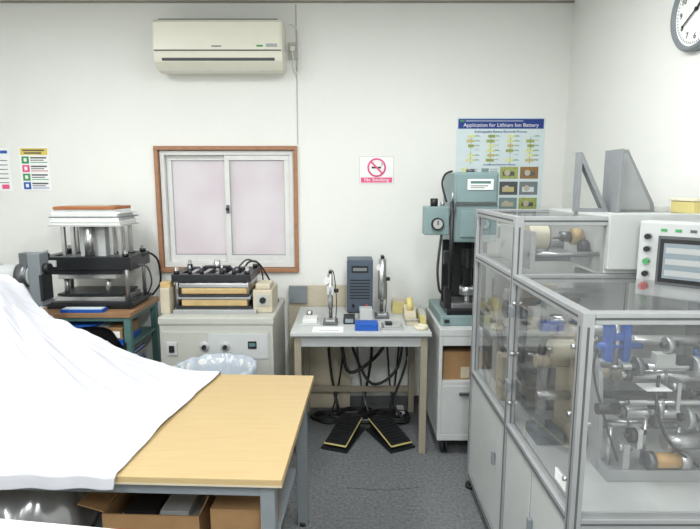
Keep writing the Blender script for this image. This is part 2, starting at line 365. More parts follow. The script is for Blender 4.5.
def crease(x,y):
    h=0
    for (a,c,wd,ht) in CR:
        ax,ay=a;cx_,cy_=c; dx,dy=cx_-ax,cy_-ay; L2=dx*dx+dy*dy
        u=((x-ax)*dx+(y-ay)*dy)/L2; 
        wob=.03*noise.noise(Vector((u*3,ht*100,0)))
        dist=((x-ax)*dy-(y-ay)*dx)/math.sqrt(L2)+wob
        e=sm(-.05,.25,u)*(1-sm(.6,1.08,u))
        wv=wd*(1+.8*u)
        g=math.exp(-(dist/wv)**2) if dist>0 else math.exp(-(dist/(wv*2.4))**2)
        h+=ht*g*e
    return h
for j in range(NY+1):
    row=[]; vv=j/NY
    for i in range(NX+1):
        uu=i/NX
        y=1.42+vv*1.02
        xr=-.66-.07*sm(1.9,1.45,y)+.035*noise.noise(Vector((y*3,0,5)))+.05*sm(2.1,2.35,y)
        x=xr+( -2.03-xr)*(1-uu)
        base=.724
        hr=sum(lerp(HT,x+dx) for dx in (-.04,-.02,0,.02,.04))/5
        fr=sm(1.47,2.12,y)**.85
        h=hr*fr*(1-.12*sm(2.22,2.36,y))
        pk=Vector((-1.62,2.15)); dv=Vector((x,y))-pk; ang=math.atan2(dv.y,dv.x); dist=dv.length
        fold=(noise.noise(Vector((ang*6,dist*.8,1.3)))+.5*noise.noise(Vector((ang*14,dist*1.5,4.3))))
        amp=.036*min(1,dist*2.2)*min(1,.12+h*4)
        edge=sm(0,.10,xr-x)
        z=base+h+max(0,fold*amp+amp*.2)+crease(x,y)*edge*(1-.7*sm(2.15,2.36,y))+.003*(1+noise.noise(Vector((x*9,y*9,2))))
        yl=y
        fe=1.472+(-.2-x)*.0419; be=fe+.88
        if y<fe:
            dd=fe-y; z=base-dd*.55 ; yl=fe-.010-.005*math.sin(x*40)
        if y>be:
            dd=y-be; z=z-dd*4.2; yl=be+.01+dd*.15
        row.append(t.verts.new((x,yl,z)))
    rows.append(row)
for j in range(NY):
    for i in range(NX):
        t.faces.new((rows[j][i],rows[j][i+1],rows[j+1][i+1],rows[j+1][i]))
b.merge(t,CLOTH,True); ob=b.done()
sd=ob.modifiers.new('thick','SOLIDIFY'); sd.thickness=.0025; sd.offset=1
T2=Matrix.Translation((-.50,1.262,0))@Matrix.Rotation(math.radians(-7.5),4,'Z')
b=B('white_table',T2); b.box(-1.6,0,-.6,-.03,.695,.72,WHITE,.004)
for x in (-1.55,-.09):
    for y in (-.56,-.11): b.box(x,x+.04,y,y+.04,0,.695,GREY)
b.box(-1.51,-.09,-.1,-.08,.64,.695,GREY); b.box(-1.51,-.09,-.55,-.53,.64,.695,GREY); b.done()
# ---------------------------------------------------------------- bin
b=B('waste_bin'); c=(-.71,2.655,0)
b.lathe([(0,.0),(.15,.0),(.155,.01),(.19,.63),(.198,.635),(.193,.645),(.186,.635),(.15,.03),(0,.02)],c,WHITE,seg=40)
def cr(r,z,a): 
    n=noise.noise(Vector((math.cos(a)*6,math.sin(a)*6,z*10))); return r*(1+.06*n), z+.014*noise.noise(Vector((math.cos(a)*4,math.sin(a)*4,9)))
b.lathe([(.197,.42),(.206,.50),(.212,.59),(.216,.63),(.208,.662),(.19,.658),(.178,.59),(.165,.42),(.12,.30),(0,.28)],c,BAG,seg=90,fn=cr)
b.done()
# ---------------------------------------------------------------- press cabinet (centre left)
b=B('heat_press_machine')
x0,x1,y0,y1=-1.10,-.445,2.95,3.50
b.box(x0,x1,y0,y1,.05,.80,CREAM,.006); b.box(x0-.006,x1+.006,y0-.006,y1,.80,.845,CREAM,.008)
for x in (x0+.06,x1-.06):
    for y in (y0+.06,y1-.06): b.cyl((x,y,0),(x,y,.05),.022,BLACK)
b.box(x0+.02,x1-.02,y0-.004,y0,.10,.76,CREAM,.002)
b.box(x0+.28,x1-.03,y0-.008,y0-.003,.60,.75,LGREY,.002)
for k,(xx,zz) in enumerate(((-.84,.675),(-.72,.675))):
    b.lathe([(0,-.012),(.026,-.012),(.030,0),(.030,.0)],(xx,y0-.006,zz),GREY,axis='Y'); b.cyl((xx,y0-.018,zz),(xx,y0-.035,zz),.012,BLACK)
b.box(-.59,-.54,y0-.012,y0-.006,.66,.705,BLACK,.002); b.box(-.583,-.547,y0-.014,y0-.011,.675,.695,TEALD,0)
b.box(-1.06,-1.0,y0-.012,y0-.003,.62,.70,LGREY); b.box(-1.045,-1.015,y0-.02,y0-.011,.64,.68,BLACK)
for k in range(4): b.cyl((-.95+k*.028,y0-.003,.58),(-.95+k*.028,y0-.016,.58),.009,[GREEN,RED,BLACK,YEL][k])
b.box(-1.04,-.55,3.02,3.42,.845,.87,ALU)
b.box(-1.03,-.58,3.05,3.36,.87,.885,BLKM)
b.box(-1.0,-.61,3.06,3.34,.885,.925,GOLD,.006); b.box(-1.02,-.59,3.055,3.36,.927,.942,ALU); b.box(-1.01,-.6,3.05,3.36,.942,.955,BLKM)
b.box(-1.0,-.61,3.06,3.34,.956,.995,GOLD,.01); b.box(-1.01,-.6,3.06,3.35,.996,1.022,STEEL)
b.box(-1.055,-.585,3.06,3.11,1.03,1.075,BLKM); b.box(-1.055,-.585,3.33,3.38,1.03,1.075,BLKM)
for x in (-1.054,-.631): b.box(x,x+.045,3.11,3.33,1.03,1.075,BLKM)
for k in range(5): b.box(-.98+k*.08,-.95+k*.08,3.112,3.328,1.035,1.07,STEEL)
for x in (-1.03,-.61):
    for y in (3.085,3.355): b.cyl((x,y,.87),(x,y,1.12),.011,STEEL); b.cyl((x,y,1.075),(x,y,1.095),.017,BLKM,seg=6)
for x in (-.95,-.88,-.76,-.69): b.cyl((x,3.085,1.07),(x,3.085,1.105),.012,BLACK); b.cyl((x,3.085,1.10),(x,3.085,1.125),.006,STEEL)
b.cyl((-.82,3.22,1.07),(-.82,3.22,1.14),.02,STEEL); b.box(-.9,-.74,3.2,3.24,1.09,1.105,BLKM)
b.box(-1.115,-1.06,3.03,3.3,.845,1.0,BEIGE,.005); b.box(-1.12,-1.06,3.05,3.12,1.0,1.03,GOLD)
b.box(-.575,-.46,3.05,3.3,.845,.985,BEIGE,.01); b.box(-.56,-.475,3.045,3.051,.89,.96,CREAM,.002); b.cyl((-.515,3.045,.925),(-.515,3.03,.925),.018,BLACK)
b.box(-.56,-.47,3.06,3.2,.985,1.02,BEIGE,.01)
b.tube([(-.66,3.2,1.07),(-.62,3.2,1.13),(-.56,3.2,1.12),(-.50,3.25,1.0),(-.47,3.35,.86),(-.46,3.52,.7),(-.46,3.52,.3)],.006,BLACK)
b.tube([(-.72,3.34,1.07),(-.66,3.38,1.12),(-.58,3.4,1.05),(-.57,3.4,.88)],.005,BLACK)
b.done()
# ---------------------------------------------------------------- teal bench + press (left)
b=B('steel_side_bench'); x0,x1,y0,y1=-1.94,-1.33,3.11,3.60
b.box(x0,x1,y0,y1,.80,.83,WTOP,.003); b.box(x0+.012,x1-.012,y0+.012,y1-.012,.775,.80,TEALD)
for x in (x0+.01,x1-.05):
    for y in (y0+.01,y1-.05): b.box(x,x+.04,y,y+.04,0,.799,TEALD)
for z in (.60,.36,.12):
    b.box(x0+.02,x1-.02,y0+.02,y1-.02,z,z+.02,TEALD); 
b.done()
b=B('paper_stack'); 
for k in range(13): b.box(-1.86+random.uniform(0,.02),-1.53+random.uniform(0,.02),3.12+random.uniform(0,.02),3.42,.62+k*.008,.627+k*.008,[PAPER,BEIGE,CARD,PAPER][k%4],0)
b.box(-1.80,-1.58,3.115,3.3,.7245,.748,BLUE,.002); b.done()
b=B('paper_stack.001')
for k in range(15): b.box(-1.80+random.uniform(0,.02),-1.40+random.uniform(0,.02),3.12+random.uniform(0,.02),3.45,.38+k*.012,.391+k*.012,[PAPER,BLUE,BEIGE,BLUE][k%4],0)
b.done()
b=B('storage_tray'); b.box(-1.50,-1.39,3.12,3.4,.62,.66,BLUE,.003); b.box(-1.495,-1.395,3.13,3.38,.66,.73,CARD,.003); b.box(-1.48,-1.41,3.127,3.13,.67,.71,PAPER,0); b.done()
b=B('blue_tray'); b.box(-1.76,-1.50,3.115,3.188,.83,.850,BLUE,.003); b.box(-1.75,-1.51,3.122,3.18,.850,.853,SKYB,0); b.done()
b=B('laminating_press')
x0,x1,y0,y1=-1.90,-1.36,3.20,3.52
def frame(z0,z1,m,w=.045,e=0):
    b.box(x0-e,x1+e,y0,y0+w,z0,z1,m); b.box(x0-e,x1+e,y1-w,y1,z0,z1,m); b.box(x0-e+.001,x0+w,y0+w,y1-w,z0,z1,m); b.box(x1-w,x1+e-.001,y0+w,y1-w,z0,z1,m)
b.box(x0+.01,x1-.01,y0+.01,y1-.01,.83,.85,BLKM)
frame(.85,.875,BLKM,.05,.01)
frame(1.08,1.16,BLKM,.05,.01)
b.box(x0+.05,x1-.05,y0+.03,y1-.03,.875,.905,STEEL); b.box(x0+.07,x1-.07,y0+.03,y1-.03,.91,.925,BLKM)
b.box(x0+.09,x1-.09,y0+.02,y1-.03,1.02,1.05,STEEL); b.box(x0+.05,x1-.05,y0+.01,y1-.02,1.05,1.08,BLKM)
b.box(x0+.05,x1-.05,y0+.052,y1-.052,1.085,1.15,DSTEEL)
for x in (x0+.025,x1-.025):
    for y in (y0+.025,y1-.025): b.cyl((x,y,.87),(x,y,1.2),.013,STEEL); b.cyl((x,y,1.16),(x,y,1.18),.02,BLKM,seg=6)
for x in (x0+.12,x1-.16): b.cyl((x,y0+.06,.925),(x,y0+.06,1.02),.016,STEEL)
for x in (-1.80,-1.74,-1.50,-1.45):
    for y in (y0+.08,y1-.08): b.box(x,x+.022,y-.011,y+.011,1.16,1.345,STEEL)
b.box(-1.70,-1.54,y0+.10,y1-.06,1.15,1.34,LGREY); b.cyl((-1.62,y0+.06,1.16),(-1.62,y0+.06,1.34),.03,STEEL)
for k in range(4): b.box(-1.85+.01*(k%2),-1.40-.012*(k%2),y0+.02+.01*k,y1-.02,1.345+k*.026,1.352+k*.026,[LGREY,PAPER,MGREY,PAPER][k],.001)
for k in range(4): b.box(-1.835,-1.41-.01*k,y0+.035+.005*k,y1-.04,1.3525+k*.026,1.3705+k*.026,WHITE,.002)
b.box(-1.82,-1.44,y0+.04,y1-.04,1.449,1.466,BROWN,.002); b.box(-1.78,-1.5,y0+.10,y1-.06,1.466,1.470,BEIGE,0)
b.box(x0+.05,x0+.10,y0-.012,y0,1.10,1.14,LGREY)
b.tube([(-1.37,3.4,1.12),(-1.32,3.42,1.16),(-1.27,3.45,1.1),(-1.28,3.5,.95),(-1.34,3.5,.86)],.007,BLACK)
b.tube([(-1.38,3.3,1.1),(-1.31,3.35,1.08),(-1.30,3.4,.98),(-1.34,3.45,.90),(-1.37,3.48,.87)],.005,DSTEEL)
b.done()
RX=Matrix.Translation((.12,0,0))
b=B('roll_winding_stand',RX)
b.box(-1.975,-1.915,2.92,2.98,.03,1.22,DSTEEL); b.box(-2.10,-1.80,2.75,3.05,0,.03,BLKM,.004)
b.box(-1.92,-1.85,2.905,2.995,.92,1.22,MGREY,.005); b.box(-1.86,-1.84,2.90,3.0,.95,1.10,BLKM,.004)
b.cyl((-2.62,2.95,1.09),(-1.92,2.95,1.09),.062,LGREY,seg=32); b.cyl((-1.86,2.95,1.13),(-1.82,2.95,1.13),.03,BLACK)
b.cyl((-2.5,2.95,1.09),(-2.1,2.95,1.09),.066,GREY,seg=32); b.cyl((-1.99,2.95,1.09),(-1.925,2.95,1.09),.07,DSTEEL,seg=32)
b.box(-2.62,-2.55,2.92,2.98,.03,1.2,DSTEEL); b.box(-2.70,-2.48,2.75,3.05,0,.03,BLKM,.004)
b.box(-2.55,-1.976,2.93,2.97,.4,.44,DSTEEL)
b.done()
b=B('office_chair'); cx,cy=-1.44,2.78
def arcback():
    t=bmesh.new(); n=20; rows=[]
    for j in range(9):
        row=[]; v=j/8
        for i in range(n+1):
            u=i/n*2-1; w=.20*(1-.35*abs(v-.45)**2*2)
            x=cx+u*w; y=cy+.13-.07*u*u-.03*v; z=.56+.25*v-.05*u**4*(1 if v>.5 else -1)
            row.append(t.verts.new((x,y,z)))
        rows.append(row)
    for j in range(8):
        for i in range(n): t.faces.new((rows[j][i],rows[j][i+1],rows[j+1][i+1],rows[j+1][i]))
    bmesh.ops.solidify(t,geom=t.faces[:],thickness=.045)
    b.merge(t,BLACK,True)
arcback()
b.lathe([(0,.40),(.17,.40),(.20,.42),(.205,.445),(.19,.465),(0,.47)],(cx,cy-.04,0),BLACK,seg=36)
b.cyl((cx,cy,.10),(cx,cy,.40),.025,DSTEEL); b.tube([(cx,cy+.02,.39),(cx,cy+.14,.42),(cx,cy+.15,.6)],.014,BLACK)
for k in range(5):
    a=2*math.pi*k/5+.3; ex,ey=cx+.19*math.cos(a),cy-.02+.19*math.sin(a)
    b.cyl((cx,cy-.0,.11),(ex,ey,.075),.018,BLACK,r2=.012); b.cyl((ex-.012,ey,.027),(ex+.012,ey,.027),.027,BLACK)
b.done()
# ---------------------------------------------------------------- centre bench
b=B('laboratory_bench'); x0,x1,y0,y1=-.345,.472,2.94,3.60
b.box(x0,x1,y0,y1,.728,.755,LGREY,.003); b.box(x0+.001,x1-.001,y0-.001,y0+.01,.730,.735,GASKET,0)
b.box(x0+.03,x1-.03,y0+.022,y0+.05,.665,.728,GREY); b.box(x0+.03,x1-.03,y1-.05,y1-.022,.665,.728,BEIGE)
b.box(x0+.022,x0+.05,y0+.06,y1-.06,.665,.728,TAN); b.box(x1-.05,x1-.022,y0+.06,y1-.06,.665,.728,TAN)
for x in (x0+.02,x1-.06):
    for y in (y0+.02,y1-.06): b.box(x,x+.04,y,y+.04,0,.727,TAN)
b.box(x0+.06,x1-.06,y1-.05,y1-.03,.15,.19,TAN)
b.done()
b=B('back_board'); b.box(-.43,.0,3.625,3.645,.0,.90,BEIGE,.002); b.box(-.425,-.30,3.605,3.624,.78,.90,MGREY,.002) ; b.done()
def gauge(name,x,y,z,h,big=1.0):
    b=B(name); b.box(x-.045,x+.045,y-.06,y+.06,z,z+.018,DSTEEL,.004); b.box(x-.03,x+.03,y-.05,y+.02,z+.018,z+.03,STEEL)
    b.cyl((x,y+.03,z+.018),(x,y+.03,z+h),.012,STEEL); b.box(x-.022,x+.022,y-.03,y+.045,z+h*.55,z+h*.72,LGREY,.004)
    b.cyl((x,y-.015,z+h*.30),(x,y-.015,z+h*.95),.015*big,STEEL); b.cyl((x,y-.015,z+h*.12),(x,y-.015,z+h*.3),.009,DSTEEL)
    b.cyl((x,y-.015,z+h*.95),(x,y-.015,z+h*1.0),.010,BLACK)
    b.cyl((x-.02,y-.02,z+h*.82),(x-.02,y-.035,z+h*.82),.02,WHITE); b.cyl((x+.022,y,z+h*.62),(x+.05,y,z+h*.62),.012,BLACK)
    b.tube([(x,y+.03,z+h),(x+.02,y+.06,z+h*.9),(x+.035,y+.08,z+h*.4),(x+.03,y+.08,z+.006)],.003,BLACK); return b.done()
gauge('height_gauge_stand',-.12,3.16,.755,.33,1.1); gauge('height_gauge_stand.001',.205,3.32,.755,.40,1.7)
b=B('digital_controller'); x0,x1,y0,y1=-.02,.15,3.40,3.57
b.box(x0,x1,y0,y1,.765,1.115,DBLUE,.006); b.box(x0+.012,x1-.012,y0-.004,y0,.78,1.10,DBLUE,.002)
b.box(x0+.03,x1-.03,y0-.007,y0-.003,1.03,1.075,BLACK,0); b.box(x0+.04,x1-.04,y0-.008,y0-.006,1.042,1.062,MGREY,0)
for k in range(7): b.box(x0+.02,x1-.02,y0-.0055,y0-.003,.975-k*.02,.983-k*.02,BLACK,0)
b.cyl((x0+.04,y0-.004,.81),(x0+.04,y0-.018,.81),.01,BLACK); b.cyl((x1-.04,y0-.004,.81),(x1-.04,y0-.018,.81),.01,RED)
for x in (x0+.02,x1-.02):
    for y in (y0+.02,y1-.02): b.cyl((x,y,.755),(x,y,.766),.01,BLACK)
b.done()
b=B('blue_block'); b.box(.03,.165,2.98,3.06,.755,.80,BLUE,.004); b.box(.045,.15,2.99,3.05,.80,.803,BLUE,.001); b.done()
b=B('tape_dispenser'); b.prism([(3.10,.755),(3.33,.755),(3.33,.80),(3.26,.85),(3.18,.79),(3.10,.785)],'X',.34,.41,BEIGE,bev=.003)
b.lathe([(.025,-.02),(.05,-.02),(.05,.02),(.025,.02),(.025,-.02)],(.375,3.26,.845),YGREEN,axis='X'); b.box(.335,.415,3.095,3.11,.785,.795,STEEL); b.done()
b=B('parts_box'); b.box(.28,.42,3.40,3.52,.755,.83,YGREEN,.004); b.box(.285,.415,3.405,3.515,.83,.836,BEIGE,.001); b.done()
b=B('small_tool_box'); b.box(.425,.465,3.12,3.30,.755,.81,YGREEN,.004); b.box(.427,.463,3.125,3.295,.81,.82,CREAM,.002); b.done()
b=B('masking_tape_roll'); b.lathe([(.025,0),(.042,0),(.042,.022),(.025,.022),(.025,0)],(.42,3.03,.755),ROLL); b.done()
b=B('sample_tray'); b.box(.19,.31,3.0,3.14,.755,.765,STEEL,.002); b.box(.20,.30,3.01,3.13,.765,.775,GREY,.002); b.box(.21,.25,3.03,3.08,.775,.79,BLACK,.002); b.done()
b=B('sample_tray.001'); b.box(-.30,-.18,3.10,3.24,.755,.765,LGREY,.002);b.box(-.29,-.2,3.12,3.22,.765,.79,WHITE,.003); b.cyl((-.26,3.3,.755),(-.26,3.3,.80),.02,STEEL); b.box(-.27,-.235,3.2,3.32,.755,.765,STEEL);b.done()
b=B('instruction_sheet'); b.box(-.22,-.04,2.96,3.07,.755,.757,PAPER,0); b.box(-.18,-.06,2.98,2.985,.757,.758,GASKET,0); b.done()
b=B('small_meter'); b.box(-.04,.03,3.13,3.22,.755,.80,BLACK,.004); b.box(-.03,.02,3.128,3.131,.765,.79,SCREEN,0); b.box(.06,.14,3.2,3.3,.755,.83,LGREY,.004); b.box(.0,.1,3.15,3.26,.755,.762,GREY);b.done()
b=B('power_cables'); random.seed(11)
for k in range(6):
    x=-.15+k*.1; dx=(-1)**k; yb=3.34+random.random()*.12
    pts=[(x,3.59,.64),(x+random.uniform(-.03,.03),3.585,.4),(x+dx*.04,3.56,.15),(x+dx*.09,3.47,.02),(x+dx*.18,yb,.012+.004*k),(x-dx*.02,yb-.02,.012+.003*k),(x-dx*.18,yb+.06,.014+.003*k),(x+dx*.02,3.52,.016)]
    pts=[(max(-.27,min(.39,p[0])),p[1],p[2]) for p in pts]
    b.tube(pts,.007 if k%3 else .010,[BLACK,BLACK,DSTEEL,BLACK][k%4])
for cx,cy in ((-.14,3.42),(.24,3.44),(.05,3.48),(.33,3.42)):
    for q in range(3):
        b.tube([(max(-.28,min(.4,cx+(.09+q*.012)*math.cos(a))),cy+.07*math.sin(a),.012+q*.013) for a in [i*math.pi/5 for i in range(11)]],.007,BLACK)
b.tube([(.30,3.55,.65),(.20,3.5,.45),(.0,3.45,.33),(-.06,3.5,.52),(-.1,3.58,.65)],.012,BLACK)
b.tube([(.37,3.55,.65),(.33,3.5,.35),(.15,3.45,.25),(.02,3.52,.48),(.0,3.58,.65)],.010,BLACK)
b.tube([(.38,3.52,.65),(.385,3.47,.4),(.30,3.42,.14),(.36,3.36,.03)],.008,BLACK)
b.box(.32,.38,3.45,3.58,.0,.04,WHITE,.004)
b.done()
def pedal(name,x,y,rot):
    M=Matrix.Translation((x,y,0))@Matrix.Rotation(rot,4,'Z')@Matrix.Scale(1.15,4); b=B(name,M)
    b.box(-.075,.075,-.15,.15,0,.012,BLKM,.004)
    b.prism([(-.135,.024),(.135,.07),(.135,.078),(-.135,.032)],'X',-.064,.064,YGREEN,bev=.002)
    b.prism([(-.13,.03),(.13,.075),(.13,.084),(-.13,.038)],'X',-.060,.060,BLACK,bev=.002)
    for k in range(9): 
        yy_=-.11+k*.026; zz=.038+(yy_+.13)*.177; b.box(-.05,.05,yy_,yy_+.008,zz,zz+.004,BLKM,.001)
    b.box(-.05,.05,.09,.13,.012,.07,BLACK,.003); b.box(-.05,-.03,-.13,.0,.012,.03,BLACK); b.box(.03,.05,-.13,.0,.012,.03,BLACK)
    return b.done()
pedal('foot_pedal',-.04,3.15,math.radians(-20)); pedal('foot_pedal.001',.25,3.15,math.radians(25))
# ---------------------------------------------------------------- equipment cabinet + teal press
b=B('equipment_cabinet'); x0,x1,y0,y1=.515,.90,2.93,3.50
b.box(x0,x1,y0,y1,.735,.78,LGREY,.005); b.box(x0,x0+.02,y0,y1,.14,.735,LGREY); b.box(x1-.02,x1,y0,y1,.14,.735,LGREY)
b.box(x0+.02,x1-.02,y1-.02,y1,.14,.735,LGREY); b.box(x0,x1,y0,y1,.10,.14,LGREY); b.box(x0+.02,x1-.02,y0+.005,y1-.02,.44,.465,LGREY)
b.box(x0+.02,x1-.02,y0+.001,y0+.02,.14,.44,LGREY,.004); b.box(x0+.12,x1-.12,y0-.015,y0,.385,.40,DSTEEL)
b.box(x0+.02,x1-.02,y0+.002,y0+.02,.68,.735,LGREY)
for x in (x0+.05,x1-.05):
    for y in (y0+.06,y1-.06):
        b.cyl((x-.018,y,.045),(x-.006,y,.045),.045,BLACK); b.cyl((x+.006,y,.045),(x+.018,y,.045),.045,BLACK); b.box(x-.025,x+.025,y-.02,y+.02,.07,.10,DSTEEL)
b.done()
cardbox('cardboard_box.002',.545,2.965,.466,.26,.3,.17,0,None,False)
b=B('teal_drill_press')
b.box(.53,.88,3.0,3.48,.78,.84,TEAL,.008); b.box(.61,.86,3.30,3.48,.84,1.66,TEAL,.012)
b.box(.59,.845,3.02,3.32,1.27,1.67,TEAL,.012); b.box(.605,.83,3.012,3.022,1.50,1.655,TEAL,.003)
b.box(.665,.81,3.006,3.014,1.57,1.63,PAPER,.001); b.box(.68,.795,3.005,3.006,1.605,1.62,TEALD,0); b.box(.68,.78,3.005,3.006,1.59,1.595,GASKET,0); b.box(.68,.76,3.005,3.006,1.58,1.584,GASKET,0)
b.box(.60,.835,3.01,3.022,1.485,1.495,GASKET,0); b.box(.63,.80,3.01,3.022,1.3,1.45,TEAL,.004)
b.box(.43,.575,3.05,3.14,1.31,1.475,TEAL,.008); b.box(.575,.60,3.07,3.12,1.36,1.42,DSTEEL)
b.cyl((.505,3.05,1.375),(.505,3.03,1.375),.036,BLACK,seg=32); b.cyl((.505,3.031,1.375),(.505,3.026,1.375),.027,GREY,seg=32); b.box(.502,.508,3.022,3.026,1.37,1.395,BLACK,0)
b.cyl((.49,3.09,1.475),(.49,3.09,1.52),.022,BLACK); b.cyl((.54,3.1,1.475),(.54,3.1,1.50),.012,STEEL)
b.cyl((.58,3.0,1.0),(.58,3.0,1.50),.012,BLACK); b.box(.57,.60,2.99,3.03,1.45,1.5,DSTEEL); b.cyl((.58,3.0,1.5),(.58,3.0,1.56),.006,STEEL)
for k in range(10): b.cyl((.70,3.10,1.22-k*.012),(.70,3.10,1.226-k*.012),.036,BLACK)
b.cyl((.70,3.10,1.0),(.70,3.10,1.27),.026,BLKM); b.cyl((.70,3.10,.95),(.70,3.10,1.0),.045,STEEL); b.cyl((.70,3.10,.90),(.70,3.10,.95),.015,STEEL)
b.box(.57,.83,3.02,3.28,.84,.875,BLKM,.004); b.box(.60,.78,3.04,3.24,.875,.905,STEEL,.004); b.box(.56,.60,3.06,3.1,.875,1.0,BLACK); b.box(.58,.86,3.28,3.302,.86,1.26,BLACK,.003)
b.box(.545,.60,3.02,3.06,1.14,1.22,BLACK,.004); b.box(.55,.58,2.985,3.0,.80,.82,BLACK)
b.tube([(.56,3.08,1.50),(.54,3.12,1.60),(.57,3.2,1.66),(.62,3.25,1.68)],.006,BLACK)
b.tube([(.54,3.1,1.31),(.53,3.15,1.1),(.56,3.25,.95),(.60,3.35,.9)],.008,DSTEEL)
b.cyl((.72,3.2,1.67),(.72,3.2,1.69),.025,DSTEEL)
b.done()
# ---------------------------------------------------------------- big coater
b=B('roll_coating_machine')
X0,X1,Y0,Y1,Y2=.625,1.40,1.375,1.99,2.63; Z0,Z1,Z2=.656,1.26,1.48; w=.034
def post(x,y,z0,z1):
    b.box(x,x+w,y,y+w,z0,z1,ALU,.003)
    b.box(x-.0006,x,y+w*.4,y+w*.6,z0+.04,z1-.04,GASKET,0); b.box(x+w*.4,x+w*.6,y-.0006,y,z0+.04,z1-.04,GASKET,0)
def railx(y,z,x0=X0+w,x1=X1-w): b.box(x0,x1,y+.0005,y+w-.0005,z-w,z,ALU,.003); b.box(x0,x1,y-.0003,y+.001,z-w*.6,z-w*.4,GASKET,0)
def raily(x,z,ys):
    for y0,y1 in ys: b.box(x+.0005,x+w-.0005,y0,y1,z-w,z,ALU,.003); b.box(x-.0003,x+.001,y0,y1,z-w*.6,z-w*.4,GASKET,0)
AB=((Y0+w,Y1),(Y1+w,Y2-w)); BB=((Y1+w,Y2-w),)
for x in (X0,X1-w):
    post(x,Y0,.05,Z1); post(x,Y1,.05,Z2); post(x,Y2-w,.05,Z2)
    raily(x,Z0,AB); raily(x,Z1,AB); raily(x,Z2,BB); raily(x,.10,AB)
for y,zs in ((Y0,(.10,Z0,Z1)),(Y1,(Z1,Z2)),(Y2-w,(.10,Z0,Z1,Z2))):
    for z in zs: railx(y,z)
for x in (X0+.02,X1-.02):
    for y in (Y0+.02,Y1+.01,Y2-.02): b.cyl((x,y,0),(x,y,.02),.028,BLACK); b.cyl((x,y,.02),(x,y,.07),.01,STEEL)
g=.005
for (a,c_) in ((Y0+w,Y0+w+.29),(Y0+w+.29,Y1),(Y1+w,Y2-w)):
    b.box(X0+.004,X0+.016,a+g,c_-g,.10+g,Z0-w-g,LGREY,.003); b.box(X1-.018,X1-.006,a+g,c_-g,.10+g,Z0-w-g,LGREY,.003)
b.box(X0+.018,X0+.02,Y0+w,Y2-w,.10,Z0-w,GASKET,0)
b.box(X0+w+g,1.0,Y0+.006,Y0+.018,.10+g,Z0-w-g,LGREY,.003); b.box(1.01,X1-w-g,Y0+.006,Y0+.018,.10+g,Z0-w-g,LGREY,.003); b.box(X0+w,X1-w,Y0+.019,Y0+.021,.10,Z0-w,GASKET,0)
b.box(X0+w,X1-w,Y2-.018,Y2-.006,.10,Z0-w,LGREY)
b.box(X0+.02,X1-.02,Y0+.02,Y2-.02,.08,.095,GREY)
for yy_ in (Y0+w+.25,Y1+w+.10): b.box(X0-.012,X0+.003,yy_,yy_+.018,.40,.46,MGREY,.003)
b.box(X0+w,X1-w,Y0+w,Y2-w,Z0-.006,Z0+.004,LGREY,.001)
def px(x,y0,y1,z0,z1,m=ACRYL): b.quad([(x,y0,z0),(x,y1,z0),(x,y1,z1),(x,y0,z1)],m)
def py(y,x0,x1,z0,z1,m=ACRYL): b.quad([(x0,y,z0),(x1,y,z0),(x1,y,z1),(x0,y,z1)],m)
def pz(z,x0,x1,y0,y1,m=ACRYL2): b.quad([(x0,y0,z),(x1,y0,z),(x1,y1,z),(x0,y1,z)],m)
px(X0+.015,Y0+w,Y1,Z0,Z1-w); px(X0+.015,Y1+w,Y2-w,Z0,Z1-w); px(X0+.015,Y1+w,Y2-w,Z1,Z2-w)
py(Y0+.015,X0+w,X1-w,Z0,Z1-w); py(Y1+.015,X0+w,.975,Z1,Z2-w); pz(Z1-.004,X0+w,X1-w,Y0+w,Y1); pz(Z2-.004,X0+w,.975,Y1+w,Y2-w)
py(Y2-.015,X0+w,X1-w,Z0,Z1-w); px(X1-.015,Y0+w,Y1,Z0,Z1-w)
for z in (.75,.95,1.15):
    b.cyl((X0+.012,Y0+w+.02,z),(X0-.003,Y0+w+.02,z),.007,STEEL); b.cyl((X0+.012,Y1-.02,z),(X0-.003,Y1-.02,z),.007,STEEL)
for z in (.80,1.1): b.box(X0-.01,X0-.001,Y1-.04,Y1+.01,z,z+.04,MGREY,.003)
b.box(X0+.011,X0+.013,1.44,1.52,.70,.735,PAPER,0)
b.box(.975,X1-.002,Y1+.012,Y2-.036,Z1+.001,Z2+.004,LGREY,.004)
b.box(.975,X1-.002,Y1-.015,Y1+.011,Z1+.02,Z2+.012,LGREY,.004)
def roll(x0,x1,y,z,r,m,core=.012,shaft=None):
    b.lathe([(core,x0),(r,x0),(r,x1),(core,x1)],(0,y,z),m,axis='X',smooth=False,seg=36)
    b.cyl(((shaft or (x0-.04,0))[0],y,z),((shaft or (0,x1+.04))[1],y,z),core,STEEL)
roll(.74,.82,2.2,1.385,.052,ROLL,shaft=(.70,.975)); b.lathe([(.012,.822),(.06,.822),(.06,.826),(.012,.826)],(0,2.2,1.385),STEEL,axis='X',smooth=False)
b.cyl((.88,2.2,1.385),(.92,2.2,1.385),.022,DSTEEL); b.cyl((.925,2.2,1.385),(.965,2.2,1.385),.034,GOLD); b.cyl((.93,2.12,1.35),(.96,2.12,1.35),.028,BLACK)
b.cyl((.70,2.05,1.33),(.975,2.05,1.33),.010,STEEL); b.cyl((.70,2.4,1.33),(.975,2.4,1.33),.016,STEEL); b.box(.70,.72,2.03,2.45,1.27,1.42,ALU)
b.box(.80,.97,2.3,2.42,1.265,1.31,MGREY)
def ring_tri(pts,inn,a,c_,m):
    n=len(pts)
    for k in range(n):
        b.prism([pts[k],pts[(k+1)%n],inn[(k+1)%n],inn[k]],'Y',a,c_,m)
zt=Z2+.004
BRK=mat('bracket_grey',s(140,143,145),.5,.2)
BRK2=mat('bracket_plate_grey',s(162,165,167),.5,.1)
ring_tri([(.965,zt),(1.105,zt),(.978,1.735),(.965,1.735)],[(.98,zt+.015),(1.078,zt+.015),(.981,1.69),(.98,1.69)],2.26,2.30,BRK)
